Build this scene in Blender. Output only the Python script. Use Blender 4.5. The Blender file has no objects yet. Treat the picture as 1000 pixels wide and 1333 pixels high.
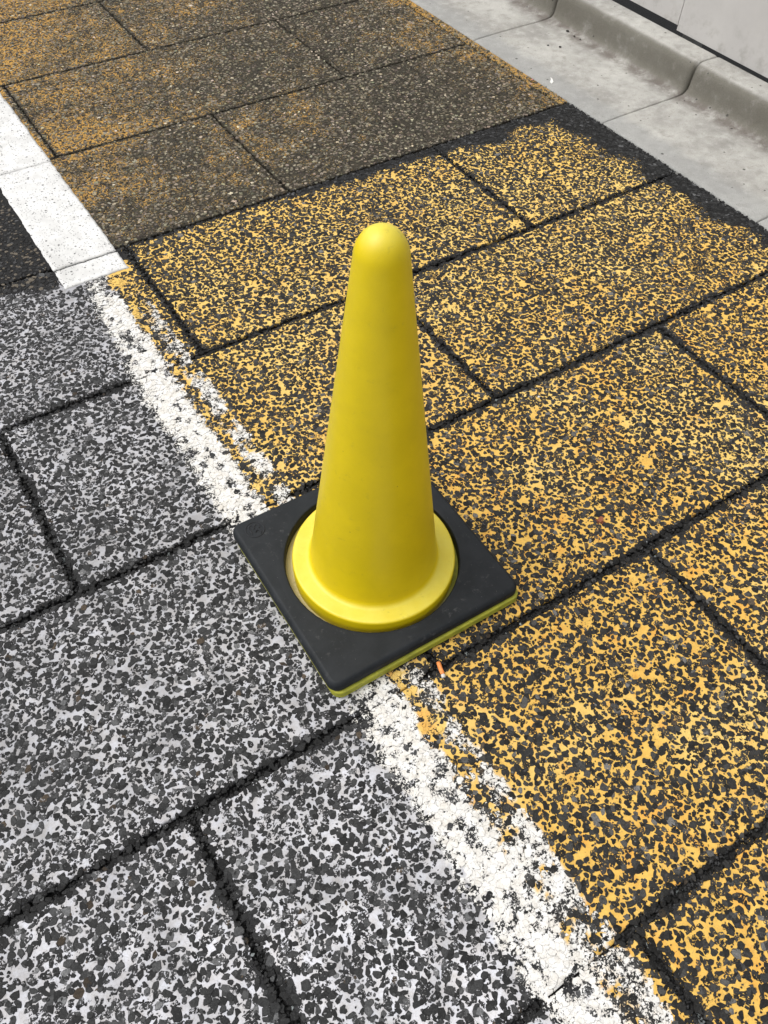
import bpy, bmesh, math, random
import numpy as np
from mathutils import Matrix, Vector

random.seed(7)
rng = np.random.default_rng(11)
SC = bpy.context.scene
COL = SC.collection

# ------------------------------------------------------------------ camera, sky, sun, exposure
cam_d = bpy.data.cameras.new('camera')
cam = bpy.data.objects.new('camera', cam_d)
COL.objects.link(cam)
R = Matrix(((0.8406791250404918, 0.4156828702557366, -0.34708264159578145),
            (-0.5409650724501444, 0.6739908011499889, -0.5030836812640679),
            (0.02480723906772535, 0.6106915353442756, 0.7914799110202912)))
cam.matrix_world = Matrix.Translation((0, 0, 1.24)) @ R.to_4x4()
cam_d.sensor_fit = 'VERTICAL'
cam_d.sensor_height = 24.0
cam_d.sensor_width = 18.0
cam_d.lens = 24.0 * 1098.62 / 1333.0
cam_d.clip_start = 0.02
cam_d.clip_end = 500
SC.camera = cam

SUN_EL, SUN_AZ = math.radians(62), math.radians(300)     # azimuth clockwise from +Y
w = bpy.data.worlds.new('World'); SC.world = w; w.use_nodes = True
nt = w.node_tree; nt.nodes.clear()
sky = nt.nodes.new('ShaderNodeTexSky'); sky.sky_type = 'NISHITA'; sky.sun_disc = False
sky.sun_elevation = SUN_EL; sky.sun_rotation = SUN_AZ
sky.air_density = 1.0; sky.dust_density = 4.0; sky.ozone_density = 1.0
hs = nt.nodes.new('ShaderNodeHueSaturation'); hs.inputs['Saturation'].default_value = 0.12
bg = nt.nodes.new('ShaderNodeBackground'); bg.inputs['Strength'].default_value = 0.15
wo = nt.nodes.new('ShaderNodeOutputWorld')
nt.links.new(sky.outputs[0], hs.inputs['Color']); nt.links.new(hs.outputs[0], bg.inputs[0]); nt.links.new(bg.outputs[0], wo.inputs[0])

sd = bpy.data.lights.new('sun', 'SUN'); sd.energy = .9; sd.angle = math.radians(50); sd.color = (1.0, .965, .91)
so = bpy.data.objects.new('sun', sd); COL.objects.link(so)
dirv = Vector((math.sin(SUN_AZ) * math.cos(SUN_EL), math.cos(SUN_AZ) * math.cos(SUN_EL), math.sin(SUN_EL)))
so.rotation_euler = dirv.to_track_quat('Z', 'Y').to_euler(); so.location = dirv * 10

SC.render.engine = 'CYCLES'
SC.view_settings.view_transform = 'Standard'; SC.view_settings.look = 'None'
SC.view_settings.gamma = 1.0; SC.view_settings.use_curve_mapping = False
SC.view_settings.exposure = 0.48

# ------------------------------------------------------------------ helpers
def sm(a, b, x):
    t = np.clip((x - a) / (b - a), 0, 1)
    return t * t * (3 - 2 * t)

def _hash(ix, iy, s):
    h = (ix.astype(np.int64) * 374761393 + iy.astype(np.int64) * 668265263 + s * 974711) & 0xffffffff
    h = ((h ^ (h >> 13)) * 1274126177) & 0xffffffff
    h = (h ^ (h >> 16)) & 0xffffffff
    return h / 4294967295.0

def vn(x, y, s=0):
    ix, iy = np.floor(x), np.floor(y)
    fx, fy = x - ix, y - iy
    fx = fx * fx * (3 - 2 * fx); fy = fy * fy * (3 - 2 * fy)
    a, b = _hash(ix, iy, s), _hash(ix + 1, iy, s)
    c, d = _hash(ix, iy + 1, s), _hash(ix + 1, iy + 1, s)
    return (a * (1 - fx) + b * fx) * (1 - fy) + (c * (1 - fx) + d * fx) * fy

def fbm(x, y, s=0, o=4):
    r = 0; a = .5; t = 0
    for i in range(o):
        r = r + a * vn(x + 17.3 * i, y - 9.1 * i, s + i); t += a
        x = x * 2.03; y = y * 2.03; a *= .5
    return r / t

def tag(o, label=None, cat=None, group=None, kind=None):
    if label: o['label'] = label
    if cat: o['category'] = cat
    if group: o['group'] = group
    if kind: o['kind'] = kind
    return o

def empty(name, loc=(0, 0, 0), rz=0, parent=None):
    o = bpy.data.objects.new(name, None); COL.objects.link(o)
    o.empty_display_size = .1
    o.location = loc; o.rotation_euler = (0, 0, rz)
    if parent: o.parent = parent
    return o

def mesh_obj(name, me, mat, parent=None, smooth=False):
    o = bpy.data.objects.new(name, me); COL.objects.link(o)
    if mat: me.materials.append(mat)
    if parent: o.parent = parent
    if smooth:
        me.shade_smooth()
    return o

def pydata(name, v, f):
    me = bpy.data.meshes.new(name); me.from_pydata(v, [], f); me.update(); return me

def np_mesh(name, V, loops, starts, totals, attrs=None, smooth=False):
    me = bpy.data.meshes.new(name)
    me.vertices.add(len(V)); me.vertices.foreach_set('co', np.ascontiguousarray(V, dtype=np.float32).ravel())
    me.loops.add(len(loops)); me.loops.foreach_set('vertex_index', np.ascontiguousarray(loops, dtype=np.int32))
    me.polygons.add(len(starts)); me.polygons.foreach_set('loop_start', np.ascontiguousarray(starts, dtype=np.int32))
    try: me.polygons.foreach_set('loop_total', np.ascontiguousarray(totals, dtype=np.int32))
    except Exception: pass
    for k, a in (attrs or {}).items():
        at = me.attributes.new(k, 'FLOAT_COLOR', 'POINT')
        at.data.foreach_set('color', np.ascontiguousarray(a, dtype=np.float32).ravel())
    me.update(calc_edges=True); me.validate()
    me.polygons.foreach_set('use_smooth', np.full(len(me.polygons), smooth))
    return me

class N:
    """small node-graph helper"""
    def __init__(s, name):
        s.m = bpy.data.materials.new(name); s.m.use_nodes = True
        s.t = s.m.node_tree; s.t.nodes.clear()
        s.out = s.t.nodes.new('ShaderNodeOutputMaterial')
        s.b = s.t.nodes.new('ShaderNodeBsdfPrincipled')
        s.t.links.new(s.b.outputs[0], s.out.inputs[0])
    def put(s, sock, v):
        if isinstance(v, bpy.types.NodeSocket): s.t.links.new(v, sock)
        elif isinstance(v, (tuple, list)) and len(v) == 3 and sock.type == 'RGBA': sock.default_value = (*v, 1)
        else: sock.default_value = v
    def math(s, op, a, b=0.0, c=None, clamp=False):
        n = s.t.nodes.new('ShaderNodeMath'); n.operation = op; n.use_clamp = clamp
        s.put(n.inputs[0], a); s.put(n.inputs[1], b)
        if c is not None: s.put(n.inputs[2], c)
        return n.outputs[0]
    def mix(s, f, a, b, bt='MIX'):
        n = s.t.nodes.new('ShaderNodeMix'); n.data_type = 'RGBA'; n.blend_type = bt
        s.put(n.inputs[0], f); s.put(n.inputs[6], a); s.put(n.inputs[7], b)
        return n.outputs[2]
    def ramp(s, x, a, b):      # smoothstep(a,b,x)
        n = s.t.nodes.new('ShaderNodeMapRange'); n.interpolation_type = 'SMOOTHSTEP'
        s.put(n.inputs[0], x); s.put(n.inputs[1], a); s.put(n.inputs[2], b)
        return n.outputs[0]
    def pos(s):
        return s.t.nodes.new('ShaderNodeNewGeometry').outputs['Position']
    def noise(s, scale, detail=3, rough=.5, vec=None):
        n = s.t.nodes.new('ShaderNodeTexNoise'); n.inputs['Scale'].default_value = scale
        n.inputs['Detail'].default_value = detail; n.inputs['Roughness'].default_value = rough
        s.put(n.inputs['Vector'], vec if vec else s.pos()); return n.outputs['Fac']
    def voro(s, scale, feat='F1', out='Distance', vec=None):
        n = s.t.nodes.new('ShaderNodeTexVoronoi'); n.feature = feat; n.inputs['Scale'].default_value = scale
        s.put(n.inputs['Vector'], vec if vec else s.pos()); return n.outputs[out]
    def attr(s, name):
        n = s.t.nodes.new('ShaderNodeAttribute'); n.attribute_name = name; return n
    def xyz(s, v=None):
        n = s.t.nodes.new('ShaderNodeSeparateXYZ'); s.put(n.inputs[0], v if v else s.pos()); return n.outputs
    def bump(s, h, strength=.5, dist=.001, nrm=None):
        n = s.t.nodes.new('ShaderNodeBump'); n.inputs['Strength'].default_value = strength
        n.inputs['Distance'].default_value = dist; s.put(n.inputs['Height'], h)
        if nrm: s.put(n.inputs['Normal'], nrm)
        s.t.links.new(n.outputs[0], s.b.inputs['Normal']); return n.outputs[0]
    def set(s, **k):
        for a, v in k.items(): s.put(s.b.inputs[a.replace('_', ' ')], v)
        return s

# ------------------------------------------------------------------ materials
def mat_paint_layer(name, chip):
    """bare stone / bitumen under worn road paint; 'bare' = rgb + rim darkening, 'paint' = rgb + coverage"""
    g = N(name)
    bare = g.attr('bare'); pnt = g.attr('paint')
    n1 = g.noise(520 if chip else 260, 3, .6)
    n2 = g.noise(2400, 2, .5)
    if chip:
        col = g.mix(g.ramp(n1, .3, .75), g.mix(1, bare.outputs['Color'], (.66, .66, .66), 'MULTIPLY'), g.mix(1, bare.outputs['Color'], (1.45, 1.43, 1.4), 'MULTIPLY'))
        fl = g.ramp(g.noise(900, 1, .5), .66, .74)
        col = g.mix(g.math('MULTIPLY', fl, .22), col, (.30, .30, .29))
    else:
        col = g.mix(g.ramp(n1, .3, .7), g.mix(1, bare.outputs['Color'], (.5, .5, .5), 'MULTIPLY'), g.mix(1, bare.outputs['Color'], (1.6, 1.6, 1.6), 'MULTIPLY'))
    # coverage threshold
    t = g.math('ADD', g.math('MULTIPLY', g.noise(300 if chip else 190, 4, .65), .8), g.math('MULTIPLY', g.noise(620, 2, .6), .2))
    t = g.math('MULTIPLY', g.math('SUBTRACT', t, .30), 2.5)         # about 0..1
    a = pnt.outputs['Alpha']
    cov = g.ramp(g.math('SUBTRACT', a, t), -.05, .05)
    pc = g.mix(g.ramp(g.noise(60, 4, .6), .25, .8), g.mix(1, pnt.outputs['Color'], (.80, .76, .70), 'MULTIPLY'), pnt.outputs['Color'])
    crack = g.ramp(g.voro(210, 'DISTANCE_TO_EDGE'), .0, .045)
    pc = g.mix(g.math('MULTIPLY', g.math('SUBTRACT', 1.0, crack), .30), pc, (.12, .11, .10))
    col = g.mix(cov, col, pc)
    if chip:                                                          # shadow and dirt at each stone's rim, painted dark
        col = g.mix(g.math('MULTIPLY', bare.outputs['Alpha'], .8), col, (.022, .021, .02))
    g.set(Base_Color=col, Roughness=g.math('ADD', .62, g.math('MULTIPLY', n1, .25)))
    g.b.inputs['Specular IOR Level'].default_value = .18
    h = g.math('ADD', g.math('MULTIPLY', n1, .5), g.math('MULTIPLY', n2, .3))
    h = g.math('ADD', h, g.math('MULTIPLY', cov, .25))
    g.bump(h, .7, .0008)
    return g.m

M_CHIP = mat_paint_layer('worn_aggregate', True)
M_SLAB = mat_paint_layer('painted_asphalt', False)

def mat_bitumen():
    g = N('black_bitumen')
    n = g.noise(300, 4, .65)
    c = g.mix(g.ramp(n, .35, .75), (.006, .006, .006), (.035, .034, .033))
    g.set(Base_Color=c, Roughness=.8); g.bump(n, 1, .003)
    return g.m
M_BIT = mat_bitumen()

def mat_grit():
    g = N('joint_grit')
    v = g.voro(140, 'F1', 'Color'); s = g.xyz(v)
    c = g.mix(g.ramp(s[0], .1, 1), (.005, .005, .005), (.036, .036, .037))
    c = g.mix(g.math('GREATER_THAN', s[1], .975), c, (.20, .22, .22))
    g.set(Base_Color=c, Roughness=.7); g.bump(g.noise(900, 2), .5, .0006)
    return g.m
M_GRIT = mat_grit()

def mat_road():
    g = N('dark_asphalt')
    v = g.voro(110); n = g.noise(40, 5, .6)
    c = g.mix(g.ramp(v, .15, .6), (.075, .073, .07), (.02, .02, .02))
    c = g.mix(g.math('MULTIPLY', g.ramp(n, .45, .8), .4), c, (.10, .095, .09))
    g.set(Base_Color=c, Roughness=.85); g.bump(g.math('SUBTRACT', 1.0, v), .8, .003)
    return g.m
M_ROAD = mat_road()

def mat_thermo():
    g = N('white_thermoplastic')
    p = g.pos(); n = g.noise(26, 4, .55)
    c = g.mix(g.ramp(n, .3, .75), (.58, .575, .56), (.72, .72, .705))
    blot = g.ramp(g.noise(8, 4, .6), .46, .70)
    c = g.mix(g.math('MULTIPLY', blot, .45), c, (.42, .415, .40))
    # dark pits of uneven size and density
    d = g.voro(95); cl = g.xyz(g.voro(95, 'F1', 'Color'))
    pit = g.math('MULTIPLY', g.math('LESS_THAN', d, g.math('MULTIPLY', cl[0], .30)), g.math('GREATER_THAN', cl[1], .30))
    d2 = g.voro(230); c2 = g.xyz(g.voro(230, 'F1', 'Color'))
    pit2 = g.math('MULTIPLY', g.math('LESS_THAN', d2, .34), g.math('GREATER_THAN', c2[1], .70))
    al = g.math('MAXIMUM', pit, g.math('MULTIPLY', pit2, .7))
    c = g.mix(g.math('MULTIPLY', al, .82), c, (.05, .05, .05))
    g.set(Base_Color=c, Roughness=.6)
    g.bump(g.math('SUBTRACT', g.math('MULTIPLY', g.noise(180, 3), .6), al), .6, .0015)
    return g.m
M_THERMO = mat_thermo()

def mat_concrete():
    g = N('weathered_concrete')
    tc = g.t.nodes.new('ShaderNodeTexCoord').outputs['Object']
    x, y, z = g.xyz(tc)[0:3]
    big = g.noise(5.5, 5, .6); mid = g.noise(32, 5, .65); fine = g.noise(420, 3, .6)
    c = g.mix(g.ramp(big, .3, .72), (.29, .28, .258), (.47, .46, .425))
    c = g.mix(g.math('MULTIPLY', g.ramp(mid, .46, .72), .5), c, (.55, .54, .505))
    c = g.mix(g.math('MULTIPLY', g.ramp(mid, .48, .28), .45), c, (.22, .21, .185))
    st = g.ramp(g.noise(11, 7, .78), .53, .68)
    c = g.mix(g.math('MULTIPLY', st, .5), c, (.19, .175, .15))
    # grey scour along the road side of the apron
    e = g.math('SUBTRACT', g.ramp(x, .15, .0), g.math('MULTIPLY', g.noise(14, 4, .6), .9))
    c = g.mix(g.math('MULTIPLY', g.ramp(e, -.25, .35), .55), c, (.27, .275, .27))
    # silt line washed along the foot of the kerb
    k = g.math('ABSOLUTE', g.math('SUBTRACT', x, g.math('ADD', .290, g.math('MULTIPLY', g.noise(7, 3), .04))))
    k = g.math('MULTIPLY', g.ramp(k, .055, .004), g.ramp(g.noise(18, 5, .7), .30, .60))
    c = g.mix(g.math('MULTIPLY', k, .85), c, (.115, .095, .08))
    # shade of the splash face put into its colour, with uneven weathering
    f = g.math('MULTIPLY', g.ramp(x, .312, .332), g.ramp(x, .362, .346))
    f = g.math('MULTIPLY', f, g.ramp(g.noise(20, 6, .7), .12, .5))
    c = g.mix(g.math('MULTIPLY', f, .88), c, (.125, .116, .092))
    ft = g.math('MULTIPLY', g.ramp(fine, .35, .75), .55)
    c = g.mix(ft, c, g.mix(1, c, (.6, .6, .6), 'MULTIPLY'))
    # pits and tar specks
    d = g.voro(36); cl = g.xyz(g.voro(36, 'F1', 'Color'))
    pit = g.math('MULTIPLY', g.math('LESS_THAN', d, g.math('MULTIPLY', cl[0], .15)), g.math('GREATER_THAN', cl[1], .50))
    d2 = g.voro(160); c2 = g.xyz(g.voro(160, 'F1', 'Color'))
    pit2 = g.math('MULTIPLY', g.math('LESS_THAN', d2, .2), g.math('GREATER_THAN', c2[1], .86))
    al = g.math('MAXIMUM', pit, g.math('MULTIPLY', pit2, .55))
    c = g.mix(g.math('MULTIPLY', al, .85), c, (.045, .04, .035))
    g.set(Base_Color=c, Roughness=.85)
    h = g.math('ADD', g.math('MULTIPLY', mid, .8), g.math('MULTIPLY', fine, .5))
    g.bump(g.math('SUBTRACT', h, al), .75, .0038)
    return g.m
M_CONC = mat_concrete()

def mat_panel():
    g = N('painted_sheet_panel')
    n = g.noise(6, 4, .6)
    c = g.mix(g.ramp(n, .3, .8), (.46, .445, .43), (.52, .505, .485))
    z = g.xyz()[2]
    dirt = g.math('MULTIPLY', g.ramp(z, .24, .10), g.ramp(g.noise(30, 5, .7), .45, .75))
    c = g.mix(g.math('MULTIPLY', dirt, .4), c, (.20, .18, .15))
    d = g.voro(9); cl = g.xyz(g.voro(9, 'F1', 'Color'))
    s = g.math('MULTIPLY', g.math('LESS_THAN', d, .03), g.math('GREATER_THAN', cl[1], .3))
    c = g.mix(g.math('MULTIPLY', s, .8), c, (.10, .05, .02))
    g.set(Base_Color=c, Roughness=.55); g.bump(g.noise(500, 2), .12, .0006)
    return g.m
M_PANEL = mat_panel()

def mat_metal(name, c):
    g = N(name); g.set(Base_Color=g.mix(g.noise(40, 4), tuple(.7 * k for k in c), c), Roughness=.6, Metallic=.3); return g.m
M_RAIL = mat_metal('galvanised_rail', (.35, .35, .34))

def mat_yellow(name, base, pale_up=.0):
    g = N(name)
    n = g.noise(14, 5, .6); f = g.noise(1000, 2, .6)
    c = g.mix(g.ramp(n, .3, .75), tuple(k * .90 for k in base), base)
    # paler yellow on faces that look up
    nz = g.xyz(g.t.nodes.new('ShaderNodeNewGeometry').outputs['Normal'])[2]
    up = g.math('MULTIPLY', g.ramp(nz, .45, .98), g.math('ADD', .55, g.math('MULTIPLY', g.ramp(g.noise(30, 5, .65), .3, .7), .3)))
    c = g.mix(g.math('MULTIPLY', up, .55 + pale_up), c, (.82, .76, .17))
    # faint scuffs, and grime specks
    sc = g.math('MULTIPLY', g.ramp(g.noise(55, 6, .78), .57, .70), g.ramp(g.noise(9, 3), .42, .62))
    c = g.mix(g.math('MULTIPLY', sc, .34), c, (.28, .23, .04))
    d = g.voro(70); cl = g.xyz(g.voro(70, 'F1', 'Color'))
    sp = g.math('MULTIPLY', g.math('LESS_THAN', d, .07), g.math('GREATER_THAN', cl[1], .93))
    c = g.mix(g.math('MULTIPLY', sp, .6), c, (.15, .10, .03))
    c = g.mix(g.math('MULTIPLY', f, .28), c, g.mix(1, c, (.6, .6, .6), 'MULTIPLY'))
    g.set(Base_Color=c, Roughness=.42)
    g.b.inputs['Specular IOR Level'].default_value = .4
    g.b.inputs['Subsurface Weight'].default_value = .06
    g.b.inputs['Subsurface Radius'].default_value = (.01, .007, .001)
    g.bump(g.math('ADD', f, g.math('MULTIPLY', g.noise(160, 3), .5)), .25, .0006)
    return g.m
M_YEL = mat_yellow('yellow_plastic', (.70, .535, .002))
def mat_base():
    g = N('dusty_yellow_base')
    xy = g.xyz()
    dx = g.math('SUBTRACT', xy[0], .457); dy = g.math('SUBTRACT', xy[1], .689)
    r = g.math('SQRT', g.math('ADD', g.math('MULTIPLY', dx, dx), g.math('MULTIPLY', dy, dy)))
    n = g.noise(45, 5, .65)
    c = g.mix(g.ramp(n, .3, .7), (.26, .265, .025), (.42, .41, .035))
    dust = g.math('MULTIPLY', g.math('MULTIPLY', g.ramp(r, .157, .150), g.ramp(n, .0, .5)), g.ramp(g.math('ADD', g.math('MULTIPLY', dx, .83), g.math('MULTIPLY', dy, .2)), .06, .0))
    c = g.mix(g.math('MULTIPLY', dust, .9), c, (.60, .50, .24))
    c = g.mix(g.math('MULTIPLY', g.ramp(g.noise(80, 4, .7), .55, .7), .35), c, (.12, .12, .03))
    g.set(Base_Color=c, Roughness=.6); g.bump(g.noise(500, 3), .3, .0006)
    return g.m
M_BASE = mat_base()

def mat_rubber():
    g = N('black_rubber')
    n = g.noise(22, 5, .65); f = g.noise(1300, 2, .6)
    c = g.mix(g.ramp(n, .3, .75), (.007, .009, .011), (.014, .0165, .0195))
    st = g.math('MULTIPLY', g.ramp(g.noise(75, 6, .75), .55, .70), g.ramp(g.noise(12, 3), .40, .6))
    c = g.mix(g.math('MULTIPLY', st, .32), c, (.13, .13, .13))
    d = g.voro(230); cl = g.xyz(g.voro(230, 'F1', 'Color'))
    sp = g.math('MULTIPLY', g.math('LESS_THAN', d, .10), g.math('GREATER_THAN', cl[1], .90))
    c = g.mix(g.math('MULTIPLY', sp, .5), c, (.22, .22, .21))
    g.set(Base_Color=c, Roughness=.62)
    g.b.inputs['Specular IOR Level'].default_value = .3
    g.bump(g.math('ADD', f, g.math('MULTIPLY', g.noise(120, 4), .8)), .3, .0006)
    return g.m
M_RUB = mat_rubber()
def flat(name, c, r=.7, sc=900):
    g = N(name); g.set(Base_Color=g.mix(g.noise(sc, 3), tuple(.75 * k for k in c), tuple(min(1, 1.15 * k) for k in c)), Roughness=r)
    g.bump(g.noise(sc, 3), .4, .0004); return g.m
M_RUBD = flat('black_rubber_relief', (.005, .006, .009), .7)

# ------------------------------------------------------------------ layout of the slabs (metres)
YL = [-0.888, -.438, .011, .471, .915, 1.355, 1.804, 2.270, 2.730, 3.150, 3.60, 4.05, 4.50]
ODD, EVEN = [-.90, .005, .905], [-1.35, -.45, .447, 1.358]
JX = {0: ODD, 1: EVEN, 2: ODD, 3: EVEN, 4: ODD, 5: EVEN, 6: ODD, 7: EVEN, 8: ODD, 9: EVEN, 10: ODD, 11: EVEN}
XW = -1.35
def gut(y): return 1.872 - .0155 * (y - 1.075)
STRIP_Y = 1.804

def half_gap(y):            # joints are wide in the lower field, hairline in the upper field
    return np.where(y > 1.86, .0029, .0046)

# row/joint-aware distance to the nearest joint
def joint_dist(x, y):
    d = np.full_like(x, 9.)
    for r in range(len(YL) - 1):
        m = (y >= YL[r]) & (y < YL[r + 1])
        if not m.any(): continue
        xx, yy = x[m], y[m]
        q = np.minimum(yy - YL[r], YL[r + 1] - yy)
        for jx in JX[r]: q = np.minimum(q, np.abs(xx - jx))
        d[m] = q
    d2 = np.where(y > STRIP_Y, np.abs(x - (gut(y) - .034)), 9.)
    return np.minimum(d, d2)

def white_w(x, y):
    """coverage by worn white line paint, 0..1"""
    nx = x + .020 * (fbm(x * 28, y * 28, 5) - .5)
    lo = .287 + .018 * sm(1.25, 1.6, y) + .012 * (fbm(y * 9, y * 0 + 2., 8) - .5)
    m1 = sm(lo - .022, lo + .022, nx) * (1 - sm(.362, .374, nx))
    k2 = np.interp(y, [-.3, .05, .2, .35, .5, .9, 1.2, 1.5, 1.62, 1.7], [.85, 1., 1., .80, .80, .95, .92, .70, .4, .05])
    m2 = sm(.380, .390, nx) * (1 - sm(.414, .424, nx)) * k2
    bridge = np.interp(y, [-.3, .02, .17, .27, .42, .9, 1.1, 1.7], [.35, .75, .85, .35, .08, .18, .22, .05])
    m3 = sm(.356, .366, nx) * (1 - sm(.386, .394, nx)) * bridge
    hole = np.maximum(sm(.58, .70, fbm(x * 30, y * 30, 3)), sm(.60, .70, fbm(x * 75, y * 75, 4)))
    top = 1 - sm(1.60, 1.71, y) * .45
    return np.clip(np.maximum(np.maximum(m1 * .97, m2 * .82), m3) * (1 - .62 * hole) * top, 0, 1)

YEL = np.array([.74, .47, .11]); YEL2 = np.array([.74, .38, .07]); YEL3 = np.array([.78, .55, .17])
WHT = np.array([.80, .80, .79]); GRY = np.array([.58, .59, .64])

def zones(x, y):
    """paint rgb, coverage between the stones, coverage on the stones, field index"""
    n = len(x)
    jd = joint_dist(x, y)
    wn = fbm(x * 14, y * 14, 21)
    up = (y > 1.804) & (x > .35)
    left = (x < .368 + .012 * (wn - .5))
    W = np.where(y < 1.73, white_w(x, y), 0)
    hue = fbm(x * 7, y * 7, 31)[:, None]; hue2 = fbm(x * 45, y * 45, 37)[:, None]
    yel = YEL + (YEL3 - YEL) * sm(.45, .7, hue) + (YEL2 - YEL) * sm(.55, .8, hue2) * .8
    yel = yel + (YEL3 * 1.04 - yel) * (sm(.6, 1.5, y)[:, None] * .5)
    gr = GRY * (.62 + .62 * fbm(x * 22, y * 22, 41))[:, None]
    gr = gr * (.78 + .35 * (1 - sm(-.1, .9, y)))[:, None]
    rgb = np.where(left[:, None], gr, yel)
    # coverage between stones
    wear = fbm(x * 5.5, y * 5.5, 51); w2 = fbm(x * 30, y * 30, 53)
    c = .93 - .40 * sm(.54, .84, w2) - .15 * sm(.55, .8, wear)
    edge = np.where(y < 1.82, sm(.002, .017, jd + .030 * (fbm(x * 40, y * 40, 57) - .45) + .016 * (fbm(x * 9, y * 9, 58) - .5)), 1.)
    c = c * edge
    c = np.where(left, c * .97, c)
    on = np.where(left, .05, .04) + .04 * w2
    on = on * edge
    # bare bitumen beside the gutter and under the upper joint
    nb = fbm(x * 13, y * 13, 61)
    lim = 1.812 + .030 * np.sin(y * 6.1) * 0 + .11 * (nb - .5) + .040 * sm(1.2, .9, y) - .035 * sm(1.35, 1.65, y)
    dark = sm(-.050, .022, x - lim + .05 * (fbm(x * 60, y * 60, 67) - .5))
    blob = np.maximum(sm(.085, .03, np.hypot((x - 1.52) / 1.9, (y - 1.79)) + .06 * (nb - .5)), sm(.095, .03, np.hypot((x - 1.80), (y - 1.70) / 1.5) + .06 * (nb - .5)))
    lim2 = 1.788 + .05 * (fbm(x * 11, y * 11, 63) - .5) - .030 * sm(.8, 1.5, x) + .02 * sm(.9, .5, x)
    dark = np.maximum(dark, sm(-.030, .020, y - lim2 + .05 * (fbm(x * 60, y * 60, 68) - .5))); dark = np.maximum(dark, blob)
    dark = np.where(up, 0, dark)
    # bare asphalt to the left of the clean stripe
    dl = sm(1.725, 1.79, y + .07 * (wn - .5)) * (x < .43)
    dark = np.maximum(dark, dl)
    tan = .6 * sm(.055, .0, np.hypot(x - .235, (y - 1.90) * .8) + .03 * (wn - .5)) * (y > 1.8)
    c = c * (1 - dark); on = on * (1 - dark)
    c = np.where(tan > 0, np.maximum(c, .45 * tan), c); rgb = np.where((tan > 0)[:, None], np.array([.35, .25, .12]), rgb)
    # upper field: ochre paint worn to traces
    ou = fbm(x * 4.2, y * 4.2, 71); o2 = fbm(x * 17, y * 17, 73)
    base = np.interp(x, [.4, .8, 1.2, 1.5, 1.75, 1.87], [.44, .34, .17, .10, .28, .50])
    base = base + .10 + .10 * sm(2.5, 3.1, y) * sm(1.5, .9, x) - .12 * sm(2.05, 1.85, y) * sm(1.6, 1.2, x) + .18 * sm(2.45, 2.25, y) * sm(2.2, 2.35, y) * sm(1.1, .6, x)
    cu = np.clip(base * .9 + .40 * (ou - .5) + .35 * (o2 - .5) + .5 * (fbm(x * 70, y * 70, 75) - .5), .02, .60)
    cu = cu * (.35 + .65 * sm(.0, .012, jd))
    och = np.array([.50, .29, .070]) + (np.array([.34, .235, .09]) - np.array([.50, .29, .070])) * sm(.6, .3, cu)[:, None]
    strip = np.where((x > gut(y) - .034) & up, 1., 0.)
    cu = np.maximum(cu, strip * .62)
    rgb = np.where(up[:, None], och, rgb); c = np.where(up, cu, c); on = np.where(up, cu * .42, on)
    # thick yellow lapping along the white line, over stones and gaps alike
    lap = sm(.354, .366, x) * (1 - sm(.398, .420, x + .02 * (w2 - .5))) * sm(.32, .52, fbm(x * 34, y * 34, 83)) * (y < 1.70)
    c = np.where(lap > .05, np.maximum(c, lap * .95), c); on = np.where(lap > .05, np.maximum(on, lap * .80), on)
    W = W * (1 - .40 * lap)
    left = left & (lap < .3); rgb = np.where((lap > .15)[:, None], yel, rgb)
    # white line paint over everything in its band
    rgb = rgb * (1 - sm(.25, .5, W)[:, None]) + WHT * sm(.25, .5, W)[:, None]
    c = np.where(W > .05, np.maximum(c * (1 - .45 * (W > .3)), W * .74), c)
    fld = np.where(up, 2, np.where(dark > .5, 3, np.where(left, 0, 1)))
    return rgb, np.clip(c, 0, 1.05), np.clip(on, 0, 1), W, fld, jd, dark

# ------------------------------------------------------------------ ground
def sheet(name, x0, y0, x1, y1, z, mat):
    o = mesh_obj(name, pydata(name, [(x0, y0, z), (x1, y0, z), (x1, y1, z), (x0, y1, z)], [(0, 1, 2, 3)]), mat)
    return tag(o, kind='structure')
sheet('ground', -60, -60, 60, 60, -.06, M_ROAD)
road = sheet('road', -40, -40, XW - .004, 40, -.004, M_ROAD)
pav = empty('pavement'); tag(pav, kind='structure')
bed = mesh_obj('bedding', pydata('bedding', [(XW, -.9, -.013), (1.95, -.9, -.013), (1.95, 4.55, -.013), (XW, 4.55, -.013)], [(0, 1, 2, 3)]), M_BIT, pav)

def axis_coords(L, step):
    e = [0, .0012, .0035, .007, .012]
    n = max(2, int(round((L - 2 * e[-1]) / step)))
    mid = np.linspace(e[-1], L - e[-1], n + 1)[1:-1]
    return np.concatenate([e, mid, L - np.array(e[::-1])])

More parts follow.
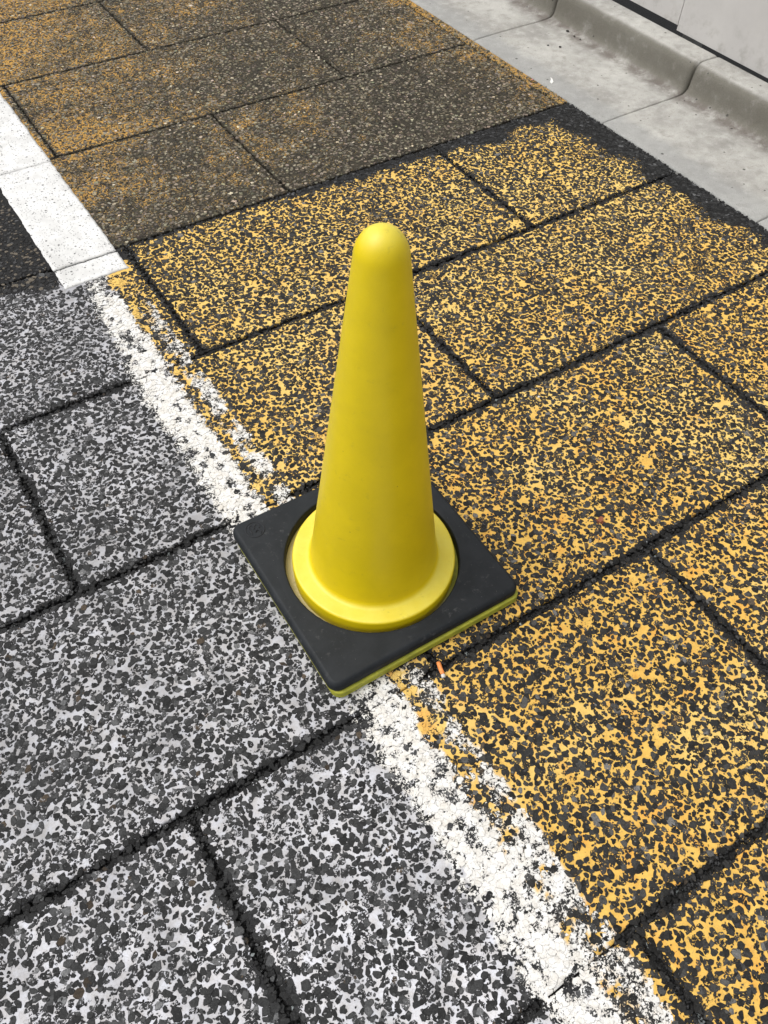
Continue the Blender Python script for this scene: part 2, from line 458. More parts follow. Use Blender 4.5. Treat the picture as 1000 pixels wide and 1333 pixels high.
def make_slab(x0, x1f, y0, y1, step, seed):
    """x1f: function of y for the right edge; returns a dense mesh with ragged, rounded edges"""
    LY = y1 - y0; LX = float(x1f(np.array((y0 + y1) / 2))) - x0
    ax, ay = axis_coords(LX, step), axis_coords(LY, step)
    nx, ny = len(ax), len(ay)
    X, Y = np.meshgrid(ax, ay)
    ins = np.minimum(np.minimum(X, LX - X), np.minimum(Y, LY - Y))
    PX = x0 + X / LX * (x1f(y0 + Y) - x0); PY = y0 + Y
    # ragged inset of each side
    def rag(t, s): return .0052 * fbm(t * 120, t * 0 + s, seed + s, 3) ** 1.2 + .006 * np.clip(fbm(t * 18, t * 0, seed + 7 * s, 2) - .52, 0, 1)
    up = y0 > 1.79
    k = .35 if up else 1.
    fade = lambda d: np.clip(1 - d / .012, 0, 1)
    def hg(yv, xv):      # half gap; the white line paint bridges the cross joints
        g = half_gap(yv) * np.ones_like(xv)
        return np.where((xv > .285) & (xv < .418) & (yv < 1.7), .0007, g)
    kk = np.where((PX > .285) & (PX < .418) & (PY < 1.7), .25, k)
    PXo, PYo = PX.copy(), PY.copy()
    gx = half_gap(PY)
    PX = PX + fade(X) * (gx + k * rag(PYo, 1)) - fade(LX - X) * (gx + k * rag(PYo, 2))
    hb, ht = hg(np.full_like(PY, y0 + .001), PXo), hg(np.full_like(PY, y1 - .001), PXo)
    PY = PY + fade(Y) * (hb + kk * rag(PXo, 3)) - fade(LY - Y) * (ht + kk * rag(PXo, 4))
    # rounded corners
    rc = .010 * (k if up else 1)
    cx = np.minimum(X, LX - X); cy = np.minimum(Y, LY - Y)
    m = (cx < rc) & (cy < rc)
    sx = np.where(X < LX / 2, 1, -1); sy = np.where(Y < LY / 2, 1, -1)
    dd = np.hypot(rc - cx, rc - cy); over = np.maximum(dd - rc, 0)
    PX = PX + np.where(m, sx * (rc - cx) / np.maximum(dd, 1e-6) * over, 0)
    PY = PY + np.where(m, sy * (rc - cy) / np.maximum(dd, 1e-6) * over, 0)
    zz = -.0032 * k * np.clip(1 - ins / .008, 0, 1) ** 2 + .0012 * (fbm(PX * 9, PY * 9, 91) - .5) * np.clip(ins / .012, 0, 1)
    zz = zz + .0009 * (fbm(PX * 90, PY * 90, 93) - .6) * (0.3 + np.clip(1 - ins / .03, 0, 1))
    V = np.stack([PX.ravel(), PY.ravel(), zz.ravel()], 1)
    idx = np.arange(nx * ny).reshape(ny, nx)
    q = np.stack([idx[:-1, :-1], idx[:-1, 1:], idx[1:, 1:], idx[1:, :-1]], -1).reshape(-1, 4)
    per = np.concatenate([idx[0, :-1], idx[:-1, -1], idx[-1, :0:-1], idx[:0:-1, 0]])
    low = V[per].copy(); low[:, 2] = -.0128
    c = np.array([low[:, 0].mean(), low[:, 1].mean()])
    nb = len(V); V = np.vstack([V, low]); L = len(per); a = np.arange(L); b = (a + 1) % L
    sk = np.stack([nb + a, nb + b, per[b], per[a]], -1)
    F = np.vstack([q, sk])
    rgb, cv, on, W, fld, jd, dark = zones(V[:, 0], V[:, 1])
    cv = np.where(V[:, 2] < -.0045, 0, cv)
    bare = np.tile([.020, .020, .021], (len(V), 1))
    bare[fld == 2] = [.036, .031, .022]; bare[fld == 3] = [.012, .012, .012]
    bare = bare * (.75 + .5 * fbm(V[:, 0] * 60, V[:, 1] * 60, 95))[:, None]
    A = {'bare': np.c_[bare, np.zeros(len(V))], 'paint': np.c_[rgb, cv]}
    return np_mesh('paving_slab', V, F.ravel(), np.arange(len(F)) * 4, np.full(len(F), 4), A, smooth=True)

SLABS = []
def add_slab(x0, x1f, y0, y1, inview):
    step = .0065 if (inview and y0 < 1.79) else (.010 if inview else .03)
    me = make_slab(x0, x1f, y0, y1, step, len(SLABS) * 31 + 5)
    name = 'paving_slab'
    if float(x1f(np.array(y0))) - x0 < .1: name = 'edging_strip'
    o = mesh_obj(name, me, M_SLAB, pav)
    SLABS.append((o, x0, x1f, y0, y1)); return o

def const(v): return lambda y: v + 0 * y
for r in range(len(YL) - 1):
    y0, y1 = YL[r], YL[r + 1]
    js = sorted(JX[r])
    xs = ([XW] if js[0] > XW + .01 else []) + js
    for i, xa in enumerate(xs):
        last = i == len(xs) - 1
        if last:
            f = (lambda y: gut(y) - .034) if y0 > 1.79 else (lambda y: gut(y) - .004)
        else: f = const(xs[i + 1])
        right = gut(y0) if last else xs[i + 1]
        # rough test: does the slab reach into the photographed area
        inv = right > (-.35 if y0 < .9 else -.15 if y0 < 1.3 else .1) and y0 > -.5 and y0 < 3.3 and not (y0 < -.1 and xa > .9) and not (y0 > 2.7 and xa < .3)
        add_slab(xa, f, y0, y1, inv)
for y0, y1 in ((1.804, 3.15), (3.15, 4.5)):
    o = add_slab(0, const(.03), 0, .1, False); SLABS.pop()
    bpy.data.objects.remove(o)
    class _E: pass
    f0 = lambda y: gut(y) - .034
    # narrow edging along the gutter: built straight, then sheared to follow it
    me = make_slab(1.826, const(1.862), y0, y1, .006, 777)
    n = len(me.vertices); co = np.empty(n * 3, np.float32); me.vertices.foreach_get('co', co); co = co.reshape(-1, 3)
    co[:, 0] += gut(co[:, 1]) - .0345 - 1.826 + .0002
    co[:, 0] = np.minimum(co[:, 0], gut(co[:, 1]) - .0015)
    me.vertices.foreach_set('co', co.ravel()); me.update()
    mesh_obj('edging_strip', me, M_SLAB, pav)

# ------------------------------------------------------------------ stones set in the surface
def in_frame(x, y, mg=.10):
    P = np.stack([x, y, np.zeros_like(x)], 1) - np.array([0, 0, 1.24])
    Rn = np.array(R); q = P @ Rn
    u = 1098.62 * q[:, 0] / -q[:, 2]; v = 1098.62 * q[:, 1] / -q[:, 2]
    s = 1098.62 * mg / -q[:, 2]
    return (np.abs(u) < 500 + s) & (np.abs(v) < 666 + s)

def hexpts(x0, x1, y0, y1, p, jit):
    ys = np.arange(y0, y1, p * .866); out = []
    for i, yy in enumerate(ys):
        xs = np.arange(x0, x1, p) + (p / 2 if i % 2 else 0)
        out.append(np.stack([xs, np.full(len(xs), yy)], 1))
    P = np.vstack(out); P += rng.uniform(-jit * p, jit * p, P.shape); return P

def chip_set():
    big = hexpts(-.5, 1.86, -.35, 1.80, .0097, .42)
    sml = hexpts(-.5, 1.86, -.35, 1.80, .0080, .50); sml = sml[rng.random(len(sml)) < .72]
    upb = hexpts(.0, 1.86, 1.80, 3.45, .0098, .45)
    ups = hexpts(.0, 1.86, 1.80, 3.45, .0085, .5); ups = ups[rng.random(len(ups)) < .35]
    P = np.vstack([big, sml, upb, ups])
    nb, ns, nu, nv = len(big), len(sml), len(upb), len(ups)
    r = np.concatenate([rng.uniform(.0041, .0081, nb), rng.uniform(.0013, .0031, ns), rng.uniform(.0036, .0062, nu), rng.uniform(.0016, .0034, nv)])
    r = r * np.where((rng.random(len(r)) < .05), 1.25, 1)
    keep = in_frame(P[:, 0], P[:, 1])
    # gaps where stones have been lost or sank under paint
    keep &= ~((fbm(P[:, 0] * 55, P[:, 1] * 55, 101) > .70) & (rng.random(len(P)) < .8))
    return P[keep], r[keep]
P, RAD = chip_set()
rgb, cv, on, W, fld, jd, dark = zones(P[:, 0], P[:, 1])
hg = half_gap(P[:, 1]); br = (P[:, 0] > .285) & (P[:, 0] < .418) & (P[:, 1] < 1.7)
keep = (jd > np.where(br, .0005, np.where(P[:, 1] > 1.86, hg * 1.15, hg * .6))) & (P[:, 0] < gut(P[:, 1]) - .006)
keep &= ~((P[:, 0] > .262) & (P[:, 0] < .428) & (P[:, 1] > 1.708))      # under the clean stripe
keep &= ~((P[:, 0] > .285) & (P[:, 0] < .630) & (P[:, 1] > .52) & (P[:, 1] < .865))   # under the cone
P, RAD, rgb, on, W, fld, jd, dark = [a[keep] for a in (P, RAD, rgb, on, W, fld, jd, dark)]
NC = len(P)
K = 8
ang = (np.arange(K) / K * 2 * np.pi)[None, :] + rng.uniform(-.28, .28, (NC, K)) + rng.uniform(0, 6.28, (NC, 1))
rr = RAD[:, None] * rng.uniform(.62, 1.18, (NC, K))
asp = rng.uniform(.48, 1.0, NC); rot = rng.uniform(0, np.pi, NC)
ox, oy = rr * np.cos(ang), rr * np.sin(ang) * asp[:, None]
rx = ox * np.cos(rot)[:, None] - oy * np.sin(rot)[:, None]; ry = ox * np.sin(rot)[:, None] + oy * np.cos(rot)[:, None]
zt = rng.uniform(.0005, .0013, NC) - np.where(jd < .010, .0022 * (1 - jd / .010), 0) * np.where(fld == 2, .3, 1)
surf = .0012 * (fbm(P[:, 0] * 9, P[:, 1] * 9, 91) - .5)
tilt = rng.normal(0, .045, (NC, 2)) * np.where(jd < .02, 2.2, 1)[:, None]
def ringv(s, dz):
    x, y = rx * s, ry * s
    z = (zt + surf)[:, None] + dz + tilt[:, :1] * x + tilt[:, 1:] * y
    return np.stack([P[:, :1] + x, P[:, 1:] + y, z], -1)
Vc = np.concatenate([ringv(1.0, -.0034), ringv(1.0, -.0007), ringv(.86, -.0000)], 1)     # NC,3K,3
nV = 3 * K
# stone colours
bare = np.empty((NC, 3))
t = rng.random(NC)
g0 = np.interp(t, [0, .25, .6, .85, .96, 1], [.018, .030, .042, .062, .10, .22])
bare[:] = g0[:, None] * np.array([.98, 1.0, 1.03])
R1 = fld == 1; bare[R1] *= np.array([.86, .83, .78])
D3 = fld == 3; bare[D3] *= .50; lt = D3 & (P[:, 0] < .35) & (rng.random(NC) < .22); bare[lt] = np.array([.11, .095, .075])
brn = (rng.random(NC) < .012) & (fld < 2); bare[brn] = np.array([.075, .058, .042]) * rng.uniform(.6, 1.5, (brn.sum(), 1))
U = fld == 2
gU = np.interp(t, [0, .25, .5, .75, .93, .990, 1], [.018, .042, .085, .145, .215, .30, .55])
tint = np.array([1.08, .94, .70]) + rng.normal(0, .04, (NC, 3)); gUc = gU[:, None] * tint
bare[U] = gUc[U]
patch = sm(.60, .75, fbm(P[:, 0] * 40, P[:, 1] * 40, 107))
bare *= (1 + .25 * patch)[:, None]
bare *= np.where(fld < 2, .74, 1)[:, None] * np.where(fld < 2, .55 + .45 * sm(.006, .020, jd), 1)[:, None]
bare *= np.where(fld == 2, .35 + .65 * sm(.002, .007, jd), 1)[:, None]
rust = (np.hypot(P[:, 0] - .875, P[:, 1] - .56) < .009); bare[rust] = [.16, .045, .02]
# paint on the stones: own chance per stone
pc = rgb.copy(); al = on.copy()
hit = rng.random(NC)
al = np.where(fld < 2, np.where(on > .2, on * rng.uniform(.6, 1.2, NC), on * (hit < .30) * 5.0), on * rng.uniform(.3, 1.6, NC))
al = np.where(W > .08, np.clip(W * 1.12 + .45 * (rng.random(NC) - .62), 0, 1.2), al)
pc = np.where(((W > .08) & (rng.random(NC) < W + .35))[:, None], WHT * rng.uniform(.9, 1.03, (NC, 1)), pc)
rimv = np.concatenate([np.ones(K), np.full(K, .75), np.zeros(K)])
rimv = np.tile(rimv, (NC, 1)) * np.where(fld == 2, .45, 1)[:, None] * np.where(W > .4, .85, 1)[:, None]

def chips_mesh(sel):
    n = sel.sum(); V = Vc[sel].reshape(-1, 3)
    base = (np.arange(n) * nV)[:, None]
    a = np.arange(K); b = (a + 1) % K
    f1 = np.stack([a, b, b + K, a + K], -1); f2 = f1 + K
    qd = np.concatenate([f1, f2]).reshape(-1); nq = 2 * K
    top = np.arange(2 * K, 3 * K)
    loops = np.concatenate([np.tile(qd, (n, 1)), np.tile(top, (n, 1))], 1) + base
    per = nq * 4 + K
    st = np.concatenate([np.arange(nq) * 4, [nq * 4]])[None, :] + (np.arange(n) * per)[:, None]
    tt = np.tile(np.concatenate([np.full(nq, 4), [K]]), n)
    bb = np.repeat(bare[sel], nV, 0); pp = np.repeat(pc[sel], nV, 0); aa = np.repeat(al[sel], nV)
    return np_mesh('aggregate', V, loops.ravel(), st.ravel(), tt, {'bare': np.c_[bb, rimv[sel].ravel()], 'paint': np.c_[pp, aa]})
used = np.zeros(NC, bool)
for (so_, x0, x1f, y0, y1) in SLABS:
    x1v = x1f(P[:, 1])
    if y0 > 1.79 and x1v.mean() > 1.7: x1v = x1v + .034
    sel = (P[:, 0] >= x0) & (P[:, 0] < x1v) & (P[:, 1] >= y0) & (P[:, 1] < y1) & ~used
    if sel.sum() < 20: continue
    used |= sel
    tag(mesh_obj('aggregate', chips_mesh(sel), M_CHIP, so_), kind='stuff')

# ------------------------------------------------------------------ loose grit in the joints
def grit():
    pts = []
    for r in range(1, 7):
        yl = YL[r]
        n = 3400 if r < 6 else 3600
        x = rng.uniform(-.45, 1.85, n); y = yl + rng.normal(0, .0058, n)
        m = ~((x > .29) & (x < .415) & (yl < 1.7)) & ~((x > .26) & (x < .43) & (yl > 1.7)) & in_frame(x, y, .05)
        pts.append(np.stack([x, y], 1)[m])
        if r < 6:
            for jx in JX[r]:
                n = 950; y = rng.uniform(yl, YL[r + 1], n); x = jx + rng.normal(0, .0062, n)
                m = in_frame(x, y, .05); pts.append(np.stack([x, y], 1)[m])
    # crumbs in the bare band by the gutter
    n = 2500; y = rng.uniform(.6, 1.80, n); x = gut(y) - .003 - np.abs(rng.normal(0, .03, n)); pts.append(np.stack([x, y], 1))
    Q = np.vstack(pts)
    Q = Q[~((Q[:, 0] > .29) & (Q[:, 0] < .62) & (Q[:, 1] > .53) & (Q[:, 1] < .86))]
    Q = Q[Q[:, 0] < gut(Q[:, 1]) - .003]
    n = len(Q); d = joint_dist(Q[:, 0], Q[:, 1])
    r = rng.uniform(.0010, .0034, n) * np.where(rng.random(n) < .12, 1.35, 1)
    zc = np.where(d < .005, rng.uniform(-.0115, -.0050, n), rng.uniform(-.0030, -.0004, n))
    # octahedron-like crumbs, 8 faces, jittered
    dirs = np.array([[1, 0, 0], [0, 1, 0], [-1, 0, 0], [0, -1, 0], [0, 0, 1], [0, 0, -1]], float)
    Vv = dirs[None] * rng.uniform(.6, 1.2, (n, 6, 1)) * r[:, None, None] + rng.normal(0, .22, (n, 6, 3)) * r[:, None, None]
    a = rng.uniform(0, 6.28, n); ca, sa = np.cos(a)[:, None], np.sin(a)[:, None]
    X = Vv[..., 0] * ca - Vv[..., 1] * sa; Y = Vv[..., 0] * sa + Vv[..., 1] * ca
    Vv = np.stack([X + Q[:, :1], Y + Q[:, 1:], Vv[..., 2] * .75 + zc[:, None]], -1).reshape(-1, 3)
    F = np.array([[0, 1, 4], [1, 2, 4], [2, 3, 4], [3, 0, 4], [1, 0, 5], [2, 1, 5], [3, 2, 5], [0, 3, 5]])
    L = (F[None] + (np.arange(n) * 6)[:, None, None]).reshape(-1)
    me = np_mesh('joint_grit', Vv, L, np.arange(n * 8) * 3, np.full(n * 8, 3))
    tag(mesh_obj('joint_grit', me, M_GRIT, pav), kind='stuff')
grit()

# ------------------------------------------------------------------ clean white stripe (thick thermoplastic)
stripe = empty('road_marking'); tag(stripe, kind='structure')
def stripe_piece(y0, y1, step):
    xa = np.arange(0, 1.0001, 1 / 26.); ya = np.linspace(y0, y1, max(4, int((y1 - y0) / step)))
    X, Y = np.meshgrid(xa, ya)
    L = .270 + .006 * (Y > 1.715) * (fbm(Y * 60, Y * 0, 201) - .5); Rr = .4245 + .0055 * (fbm(Y * 60, Y * 0 + 3, 203) - .5)
    PX = L + X * (Rr - L); PY = Y.copy()
    dy0 = (.0035 * (fbm(PX * 70, PX * 0 + y0 * 7, 205) - .5) + .0022 * (vn(PX * 260, PX * 0, 206) - .5))
    dy1 = (.0035 * (fbm(PX * 70, PX * 0 + y1 * 7, 205) - .5) + .0022 * (vn(PX * 260, PX * 0, 206) - .5))
    PY[:2] += dy0[:2]; PY[-2:] += dy1[-2:]
    Z = .0030 + .0010 * (fbm(PX * 25, PY * 25, 207) - .5)
    Z[:, 0] -= .0012; Z[:, -1] -= .0012; Z[0] -= .001; Z[-1] -= .001
    ny, nx = X.shape; V = np.stack([PX, PY, Z], -1).reshape(-1, 3); idx = np.arange(nx * ny).reshape(ny, nx)
    q = np.stack([idx[:-1, :-1], idx[:-1, 1:], idx[1:, 1:], idx[1:, :-1]], -1).reshape(-1, 4)
    per = np.concatenate([idx[0, :-1], idx[:-1, -1], idx[-1, :0:-1], idx[:0:-1, 0]])
    low = V[per].copy(); low[:, 2] = -.002; n0 = len(V); V = np.vstack([V, low]); Ln = len(per); a = np.arange(Ln); b = (a + 1) % Ln
    F = np.vstack([q, np.stack([n0 + a, n0 + b, per[b], per[a]], -1)])
    me = np_mesh('marking_segment', V, F.ravel(), np.arange(len(F)) * 4, np.full(len(F), 4), smooth=True)
    return mesh_obj('marking_segment', me, M_THERMO, stripe)
stripe_piece(1.716, 1.788, .006); stripe_piece(1.7940, 2.2525, .008); stripe_piece(2.2550, 2.728, .01); stripe_piece(2.731, 3.60, .015); stripe_piece(3.603, 4.5, .03)

# ------------------------------------------------------------------ concrete gutter and kerb blocks
kerb = empty('kerb', (1.872, 1.075, 0), math.atan(.0155)); tag(kerb, kind='structure')
prof = [(-.003, -.05), (-.003, .0005), (.000, .0030), (.004, .0040), (.06, .0050), (.14, .0052), (.22, .0046), (.285, .0040), (.305, .0048),
        (.318, .0075), (.327, .0125), (.3325, .020), (.3355, .031), (.3390, .055), (.3410, .068), (.3445, .0790), (.3505, .0865), (.359, .0900), (.370, .0912),
        (.40, .0912), (.434, .0905), (.4385, .0890), (.440, .0855), (.440, -.05)]
def kerb_block(y0, y1, seed):
    ys = np.concatenate([[0, .0025, .006], np.linspace(.02, (y1 - y0) - .02, 26), [(y1 - y0) - .006, (y1 - y0) - .0025, (y1 - y0)]])
    n, m = len(prof), len(ys); V = []
    p = np.array(prof)
    # denser apron sampling comes from the shader; ends are chamfered
    for j, yy in enumerate(ys):
        e = min(yy, ys[-1] - yy); ch = .0022 * max(0, 1 - e / .006)
        px = p[:, 0].copy(); pz = p[:, 1].copy()
        pz[1:22] -= ch; px[9:18] += ch * 4
        wob = .0012 * (fbm(np.array([yy * 8 + seed] * n), p[:, 0] * 12, 301 + int(seed)) - .5)
        pz[2:21] += wob[2:21]; px[9:17] += wob[9:17]
        if j in (0, m - 1): pass
        for a, b in zip(px, pz): V.append((a, y0 + yy, b))
    chipn = fbm(np.arange(m) * 1.7, np.zeros(m), int(seed) + 400)
    F = []
    for j in range(m - 1):
        for i in range(n - 1): F.append((j * n + i, (j) * n + i + 1, (j + 1) * n + i + 1, (j + 1) * n + i))
        F.append((j * n + n - 1, j * n, (j + 1) * n, (j + 1) * n + n - 1))
    F.append(tuple(range(n))[::-1]); F.append(tuple((m - 1) * n + i for i in range(n)))
    me = pydata('kerb_block', V, F)
    bm = bmesh.new(); bm.from_mesh(me); bmesh.ops.recalc_face_normals(bm, faces=bm.faces); bm.to_mesh(me); bm.free()
    o = mesh_obj('kerb_block', me, M_CONC, kerb, smooth=True)
    return o
EDG = [0 + .5905 * k for k in range(-3, 7)]
EDG = [-1.80, -1.19, -.60, 0, .581, 1.200, 1.80, 2.40, 3.0, 3.6]
for k in range(len(EDG) - 1):
    kerb_block(EDG[k] + .0021, EDG[k + 1] - .0021, k * 3.7 + 1)

# thin bare mortar bedding under the blocks and soil strip behind them
back = mesh_obj('back_fill', pydata('back_fill', [(2.20, -2, -.02), (4.5, -2, -.02), (4.5, 6, -.02), (2.20, 6, -.02)], [(0, 1, 2, 3)]), M_BIT)
tag(back, kind='structure')

# ------------------------------------------------------------------ sheet hoarding behind the kerb
wall = empty('hoarding', (2.30, 1.85, .0), math.atan(.0155))
tag(wall, 'pale grey-white sheet panel hoarding standing on the back edge of the kerb', 'wall')
def panel(y0, y1, zb, zt, th=.0016):
    # shallow tray-shaped sheet with folded edges
    bm = bmesh.new(); d = .022
    def box(x0, x1, a, b, c, e):
        vs = [bm.verts.new((x, y, z)) for x in (x0, x1) for y in (a, b) for z in (c, e)]
        for f in ((0, 1, 3, 2), (4, 6, 7, 5), (0, 4, 5, 1), (2, 3, 7, 6), (0, 2, 6, 4), (1, 5, 7, 3)): bm.faces.new([vs[i] for i in f])
    box(.012, .012 + th, y0 + .0009, y1 - .0009, zb, zt)
    box(.012 + th, .012 + d, y0 + .0009, y0 + .0009 + th, zb, zt); box(.012 + th, .012 + d, y1 - .0009 - th, y1 - .0009, zb, zt)
    bmesh.ops.recalc_face_normals(bm, faces=bm.faces)
    bmesh.ops.bevel(bm, geom=[e for e in bm.edges], offset=.0004, segments=1, affect='EDGES')
    me = bpy.data.meshes.new('panel'); bm.to_mesh(me); bm.free()
    o = mesh_obj('panel', me, M_PANEL, wall); return o
for a, b, zb in ((-3, -2, .097), (-2, -1, .097), (-1, 0, .0935), (0, 1, .108), (1, 2, .113), (2, 3, .113)):
    panel(a, b, zb, 2.1)
def rail(z0, z1, x0, x1, y0, y1, name):
    v = [(x, y, z) for x in (x0, x1) for y in (y0, y1) for z in (z0, z1)]
    mesh_obj(name, pydata(name, v, [(0, 1, 3, 2), (4, 6, 7, 5), (0, 4, 5, 1), (2, 3, 7, 6), (0, 2, 6, 4), (1, 5, 7, 3)]), M_RAIL, wall)
rail(.5, .55, .036, .08, -3, 3, 'rail'); rail(1.6, 1.65, .036, .08, -3, 3, 'rail')
for k in range(-3, 4): rail(-.02, 2.1, .082, .13, k - .025, k + .025, 'post')

# ------------------------------------------------------------------ traffic cone
def lathe(name, profile, n, mat, parent, smooth=True):
    V = []; F = []
    for r, z in profile:
        for k in range(n):
            a = 2 * math.pi * k / n; V.append((r * math.cos(a), r * math.sin(a), z))
    for i in range(len(profile) - 1):
        for k in range(n): F.append((i * n + k, i * n + (k + 1) % n, (i + 1) * n + (k + 1) % n, (i + 1) * n + k))
    V.append((0, 0, profile[-1][1])); c = len(V) - 1; i = len(profile) - 1
    for k in range(n): F.append((i * n + k, i * n + (k + 1) % n, c))
    me = pydata(name, V, F); return mesh_obj(name, me, mat, parent, smooth)

def round_square(h, r, n_arc=10, n_side=14):
    pts = []
    for q, (sx, sy) in enumerate(((1, 1), (-1, 1), (-1, -1), (1, -1))):
        cx, cy = sx * (h - r), sy * (h - r)
        for k in range(n_arc + 1):
            a = q * math.pi / 2 + math.pi / 2 * k / n_arc
            pts.append((cx + r * math.cos(a), cy + r * math.sin(a)))
        a = (q + 1) * math.pi / 2
        x0, y0 = pts[-1]; nx, ny = ((-1, 1), (-1, -1), (1, -1), (1, 1))[q]
        # straight run to the next corner's start
        nq = (q + 1) % 4; s2 = ((1, 1), (-1, 1), (-1, -1), (1, -1))[nq]
        x1 = s2[0] * (h - r) + r * math.cos(nq * math.pi / 2); y1 = s2[1] * (h - r) + r * math.sin(nq * math.pi / 2)
        for k in range(1, n_side): pts.append((x0 + (x1 - x0) * k / n_side, y0 + (y1 - y0) * k / n_side))
    return pts

def plate(name, h, r, zs, hole, mat, parent, extra=None):
    """square ring plate. zs: list of (outer inset, z) from bottom to top; hole: list of (radius, z) outer-to-inner at top then down"""
    loops = []
    for ins, z in zs: loops.append([(x, y, z) for x, y in round_square(h - ins, max(.002, r - ins))])
    base = round_square(h, r)
    for rad, z in hole:
        loops.append([(rad * x / math.hypot(x, y), rad * y / math.hypot(x, y), z) for x, y in base])
    n = len(base); V = [p for l in loops for p in l]; F = []; L = len(loops)
    for i in range(L):
        j = (i + 1) % L
        for k in range(n): F.append((i * n + k, i * n + (k + 1) % n, j * n + (k + 1) % n, j * n + k))
    me = pydata(name, V, F)
    bm = bmesh.new(); bm.from_mesh(me); bmesh.ops.recalc_face_normals(bm, faces=bm.faces); bm.to_mesh(me); bm.free()
    o = mesh_obj(name, me, mat, parent, smooth=True)
    md = o.modifiers.new('e', 'WEIGHTED_NORMAL'); md.keep_sharp = False
    return o

CX, CY = .4572, .6885
ZG = .0012
cone = empty('traffic_cone', (CX, CY, ZG), math.radians(-.8))
tag(cone, 'tall yellow plastic traffic cone with a rounded tip standing on the worn white line', 'traffic cone')
# base plate: thin skirt with a slot edge, top flat carries the weight
plate('base_plate', .1830, .017, [(.004, 0), (.0012, .001), (0, .004), (0, .0075), (.0012, .0085), (.0012, .0100), (0, .0108), (0, .0158), (.0015, .0178), (.004, .0184)],
      [(.156, .0184), (.1535, .0186), (.1395, .0190), (.134, .019), (.128, .019), (.128, 0)], M_BASE, cone).location = (.0025, 0, 0)
prof_c = [(.1390, .0185), (.1392, .024), (.1394, .0495)]
for k in range(1, 8):
    a = math.pi / 2 * k / 7; prof_c.append((.1394 - .0048 * (1 - math.cos(a)), .0495 + .0048 * math.sin(a)))
prof_c += [(.1300, .0546), (.1245, .0549), (.1165, .0552)]
for k in range(1, 9):       # fillet into the shaft
    a = math.pi / 2 * k / 8; prof_c.append((.1165 - .0100 * math.sin(a), .0552 + .0138 * (1 - math.cos(a))))
def shaft(z): return .1065 + (.0335 - .1065) * (z - .069) / (.652 - .069)
for z in np.linspace(.085, .644, 24): prof_c.append((shaft(z), float(z)))
H = .6880; rs = .0345; zc_ = .652
for k in range(0, 17):
    a = math.radians(6.9) + (math.pi / 2 - math.radians(6.9)) * k / 17.0
    prof_c.append((rs * math.cos(a) * (.0335 / (rs * math.cos(math.radians(6.9)))), zc_ - .004 + (H - zc_ + .004) * math.sin(a)))
prof_c = [p for i, p in enumerate(prof_c) if i == 0 or p[0] <= prof_c[i - 1][0] + 1e-4 or p[1] < .05]
cb = lathe('cone_body', prof_c, 160, M_YEL, cone)

# rubber weight laid over the base plate
wt = empty('cone_weight', (.4574, .6935, ZG + .0188), math.radians(-.8))
tag(wt, 'square black rubber plate with a round hole lying around the foot of the cone', 'weight plate')
plate('rubber_plate', .1838, .0185, [(.003, 0), (.0010, .0008), (0, .003), (0, .0125), (.0012, .0158), (.0040, .0192), (.0065, .0206), (.009, .0210)],
      [(.1665, .0210), (.1655, .0206), (.1640, .0210), (.1535, .0210), (.1515, .0202), (.1505, .0185), (.1500, .0), ], M_RUB, wt)
def tube(pts, r, k=6, closed=False):
    V = []; F = []; n = len(pts)
    for i, p in enumerate(pts):
        a = pts[(i - 1) % n] if closed or i else pts[0]; b = pts[(i + 1) % n] if closed or i < n - 1 else pts[-1]
        t = (Vector(b) - Vector(a)).normalized(); s = t.cross(Vector((0, 0, 1))).normalized(); u = s.cross(t)
        for j in range(k):
            q = Vector(p) + r * (math.cos(2 * math.pi * j / k) * s + math.sin(2 * math.pi * j / k) * u); V.append(tuple(q))
    for i in range(n if closed else n - 1):
        for j in range(k): F.append((i * k + j, i * k + (j + 1) % k, ((i + 1) % n) * k + (j + 1) % k, ((i + 1) % n) * k + j))
    return V, F
EM = (-.148, .153); ez = .0208
ring = [(EM[0] + .0165 * math.cos(a), EM[1] + .0165 * math.sin(a), ez) for a in np.linspace(0, 2 * math.pi, 49)[:-1]]
strokes = [(ring, True)]
def arc(cx, cy, r, a0, a1, n=10): return [(EM[0] + cx + r * math.cos(math.radians(a)), EM[1] + cy + r * math.sin(math.radians(a)), ez) for a in np.linspace(a0, a1, n)]
strokes.append((arc(-.0035, .006, .0052, 200, -60) + arc(-.001, -.001, .004, 120, -110), False))
strokes.append((arc(.006, .004, .0045, 160, -70), False))
strokes.append((arc(.003, -.0085, .0048, 160, -60), False))
strokes.append(([(EM[0] - .009, EM[1] - .008, ez), (EM[0] - .008, EM[1] + .0, ez), (EM[0] - .010, EM[1] + .006, ez)], False))
V = []; F = []
for p, c in strokes:
    v, f = tube(p, .0013, 6, c); b = len(V); V += v; F += [tuple(i + b for i in q) for q in f]
mesh_obj('moulded_emblem', pydata('moulded_emblem', V, F), M_RUBD, wt, smooth=True)

# ------------------------------------------------------------------ litter
def cyl_along(name, r, x0, x1, mat, parent, crush=.85, n=20, seed=1, segs=8):
    rg = np.random.default_rng(seed); V = []; F = []
    for i in range(segs + 1):
        x = x0 + (x1 - x0) * i / segs; ee = .9 if i in (0, segs) else 1
        for k in range(n):
            a = 2 * math.pi * k / n; q = r * ee * (1 + .06 * math.sin(3 * a + i) + rg.normal(0, .02))
            V.append((x, q * math.cos(a), q * math.sin(a) * crush))
    for i in range(segs):
        for k in range(n): F.append((i * n + k, (i + 1) * n + k, (i + 1) * n + (k + 1) % n, i * n + (k + 1) % n))
    F.append(tuple(range(n))); F.append(tuple(segs * n + k for k in range(n))[::-1])
    return mesh_obj(name, pydata(name, V, F), mat, parent, smooth=True)
butt = empty('cigarette_butt', (.446, .4665, .0046), math.atan2(.454 - .483, .441 - .4495))
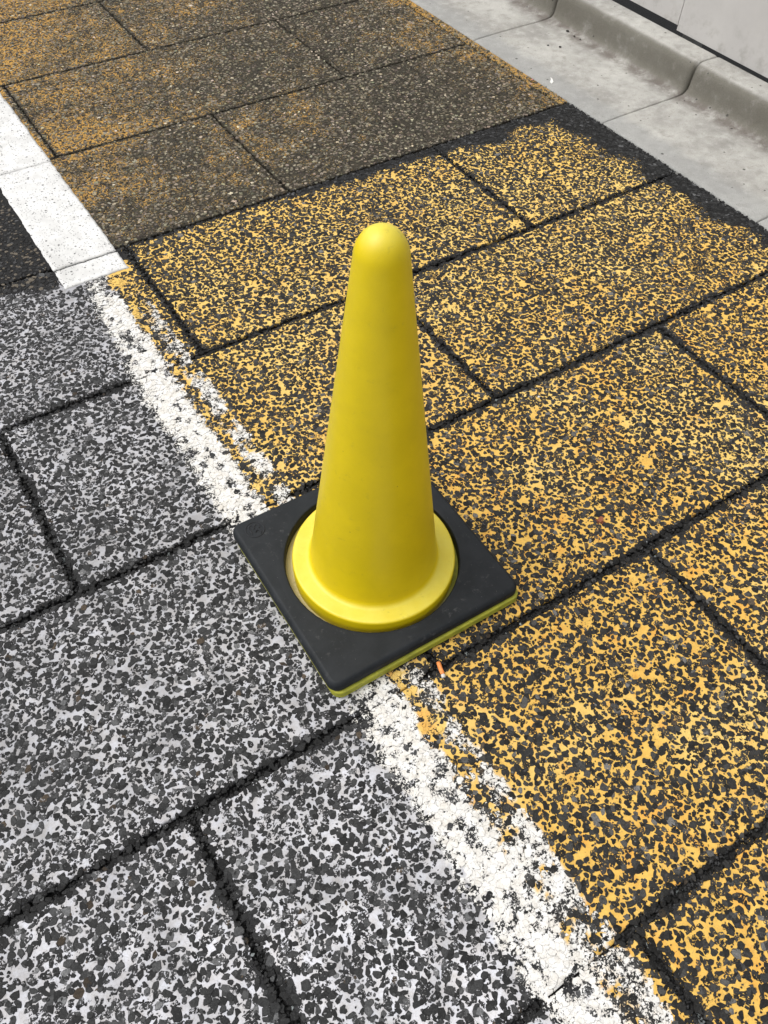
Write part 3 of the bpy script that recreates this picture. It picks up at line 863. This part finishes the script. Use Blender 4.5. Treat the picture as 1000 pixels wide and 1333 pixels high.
tag(butt, 'orange-tipped cigarette butt on the dark joint beside the lower edge of the black plate', 'cigarette butt')
cyl_along('filter', .0036, -.013, .0095, flat('orange_tipping_paper', (.80, .27, .07), .6), butt, .9, seed=2)
cyl_along('burnt_stub', .0034, .0096, .0155, flat('white_ash_paper', (.62, .60, .56), .9), butt, .8, seed=3, segs=4)

def pebble(x, y, z, s, c, label, seed, name='pebble', cat='pebble', sq=.6):
    rg = random.Random(seed); bm = bmesh.new(); bmesh.ops.create_icosphere(bm, subdivisions=2, radius=1)
    ax = [Vector((rg.gauss(0, 1), rg.gauss(0, 1), rg.gauss(0, 1))).normalized() for _ in range(7)]
    for v in bm.verts:
        d = v.co.copy()
        for a in ax:
            t = d.dot(a)
            if t > .72: d -= a * (t - .72)
        v.co = Vector((d.x * s * .75, d.y * s * .75 * rg.uniform(.86, .9), d.z * s * sq * .75))
    me = bpy.data.meshes.new(name); bm.to_mesh(me); bm.free()
    o = mesh_obj(name, me, flat('stone_%s' % name, c, .8, 600)); o.location = (x, y, z + s * sq * .5); o.rotation_euler = (0, 0, rg.uniform(0, 6))
    tag(o, label, cat, 'loose pebbles in the gutter' if name == 'pebble' else None); return o
pebble(2.157, 2.165, .006, .0075, (.03, .026, .022), 'largest dark brown pebble lying at the foot of the kerb', 1)
pebble(2.1525, 2.125, .006, .0050, (.045, .04, .03), 'middle dark pebble of the three in the silt at the kerb foot', 2)
pebble(2.155, 2.098, .006, .0042, (.05, .045, .04), 'smallest pebble of the three in the silt at the kerb foot', 3)
pebble(2.061, 2.088, .005, .0066, (.02, .018, .016), 'round black pebble alone on the pale concrete gutter', 4)
pebble(2.035, 2.118, .005, .0050, (.035, .035, .033), 'dark grey crumb beside the round black pebble on the gutter', 6)
pebble(1.846, 1.965, .002, .0045, (.55, .22, .20), 'tiny pink crumb on the yellow edging strip by the gutter', 7, 'crumb', 'crumb')

def scrap(name, x, y, z, pts, c, label, cat, rz=0, th=.0006):
    n = len(pts); V = [(a, b, h) for a, b, h in pts] + [(a, b, h + th) for a, b, h in pts]
    F = [tuple(range(n))[::-1], tuple(range(n, 2 * n))] + [(i, (i + 1) % n, n + (i + 1) % n, n + i) for i in range(n)]
    o = mesh_obj(name, pydata(name, V, F), flat('mat_' + name, c, .8)); o.location = (x, y, z); o.rotation_euler = (0, 0, rz)
    tag(o, label, cat); return o
scrap('paper_scrap', 1.886, 1.921, .0052, [(-.013, -.004, 0), (0, -.006, .001), (.012, .001, .003), (.014, .008, .006), (.006, .004, .003), (-.006, .004, .001)], (.72, .71, .68),
      'small torn white paper scrap at the road edge of the concrete gutter', 'scrap', .6)
scrap('leaf_scrap', .875, .5605, .0022, [(-.006, -.003, 0), (.001, -.005, .001), (.007, -.001, .002), (.006, .004, .001), (-.001, .005, .003), (-.007, .002, .001)], (.26, .085, .04),
      'tiny rust-brown leaf fragment on the yellow paving right of the cone', 'leaf', .3)
pebble(.981, .872, .0015, .0042, (.60, .60, .58), 'small white stone chip on the yellow paving right of the cone', 9, 'stone_chip', 'stone')
print('chips', NC, 'verts', sum(len(m.vertices) for m in bpy.data.meshes), 'polys', sum(len(m.polygons) for m in bpy.data.meshes))
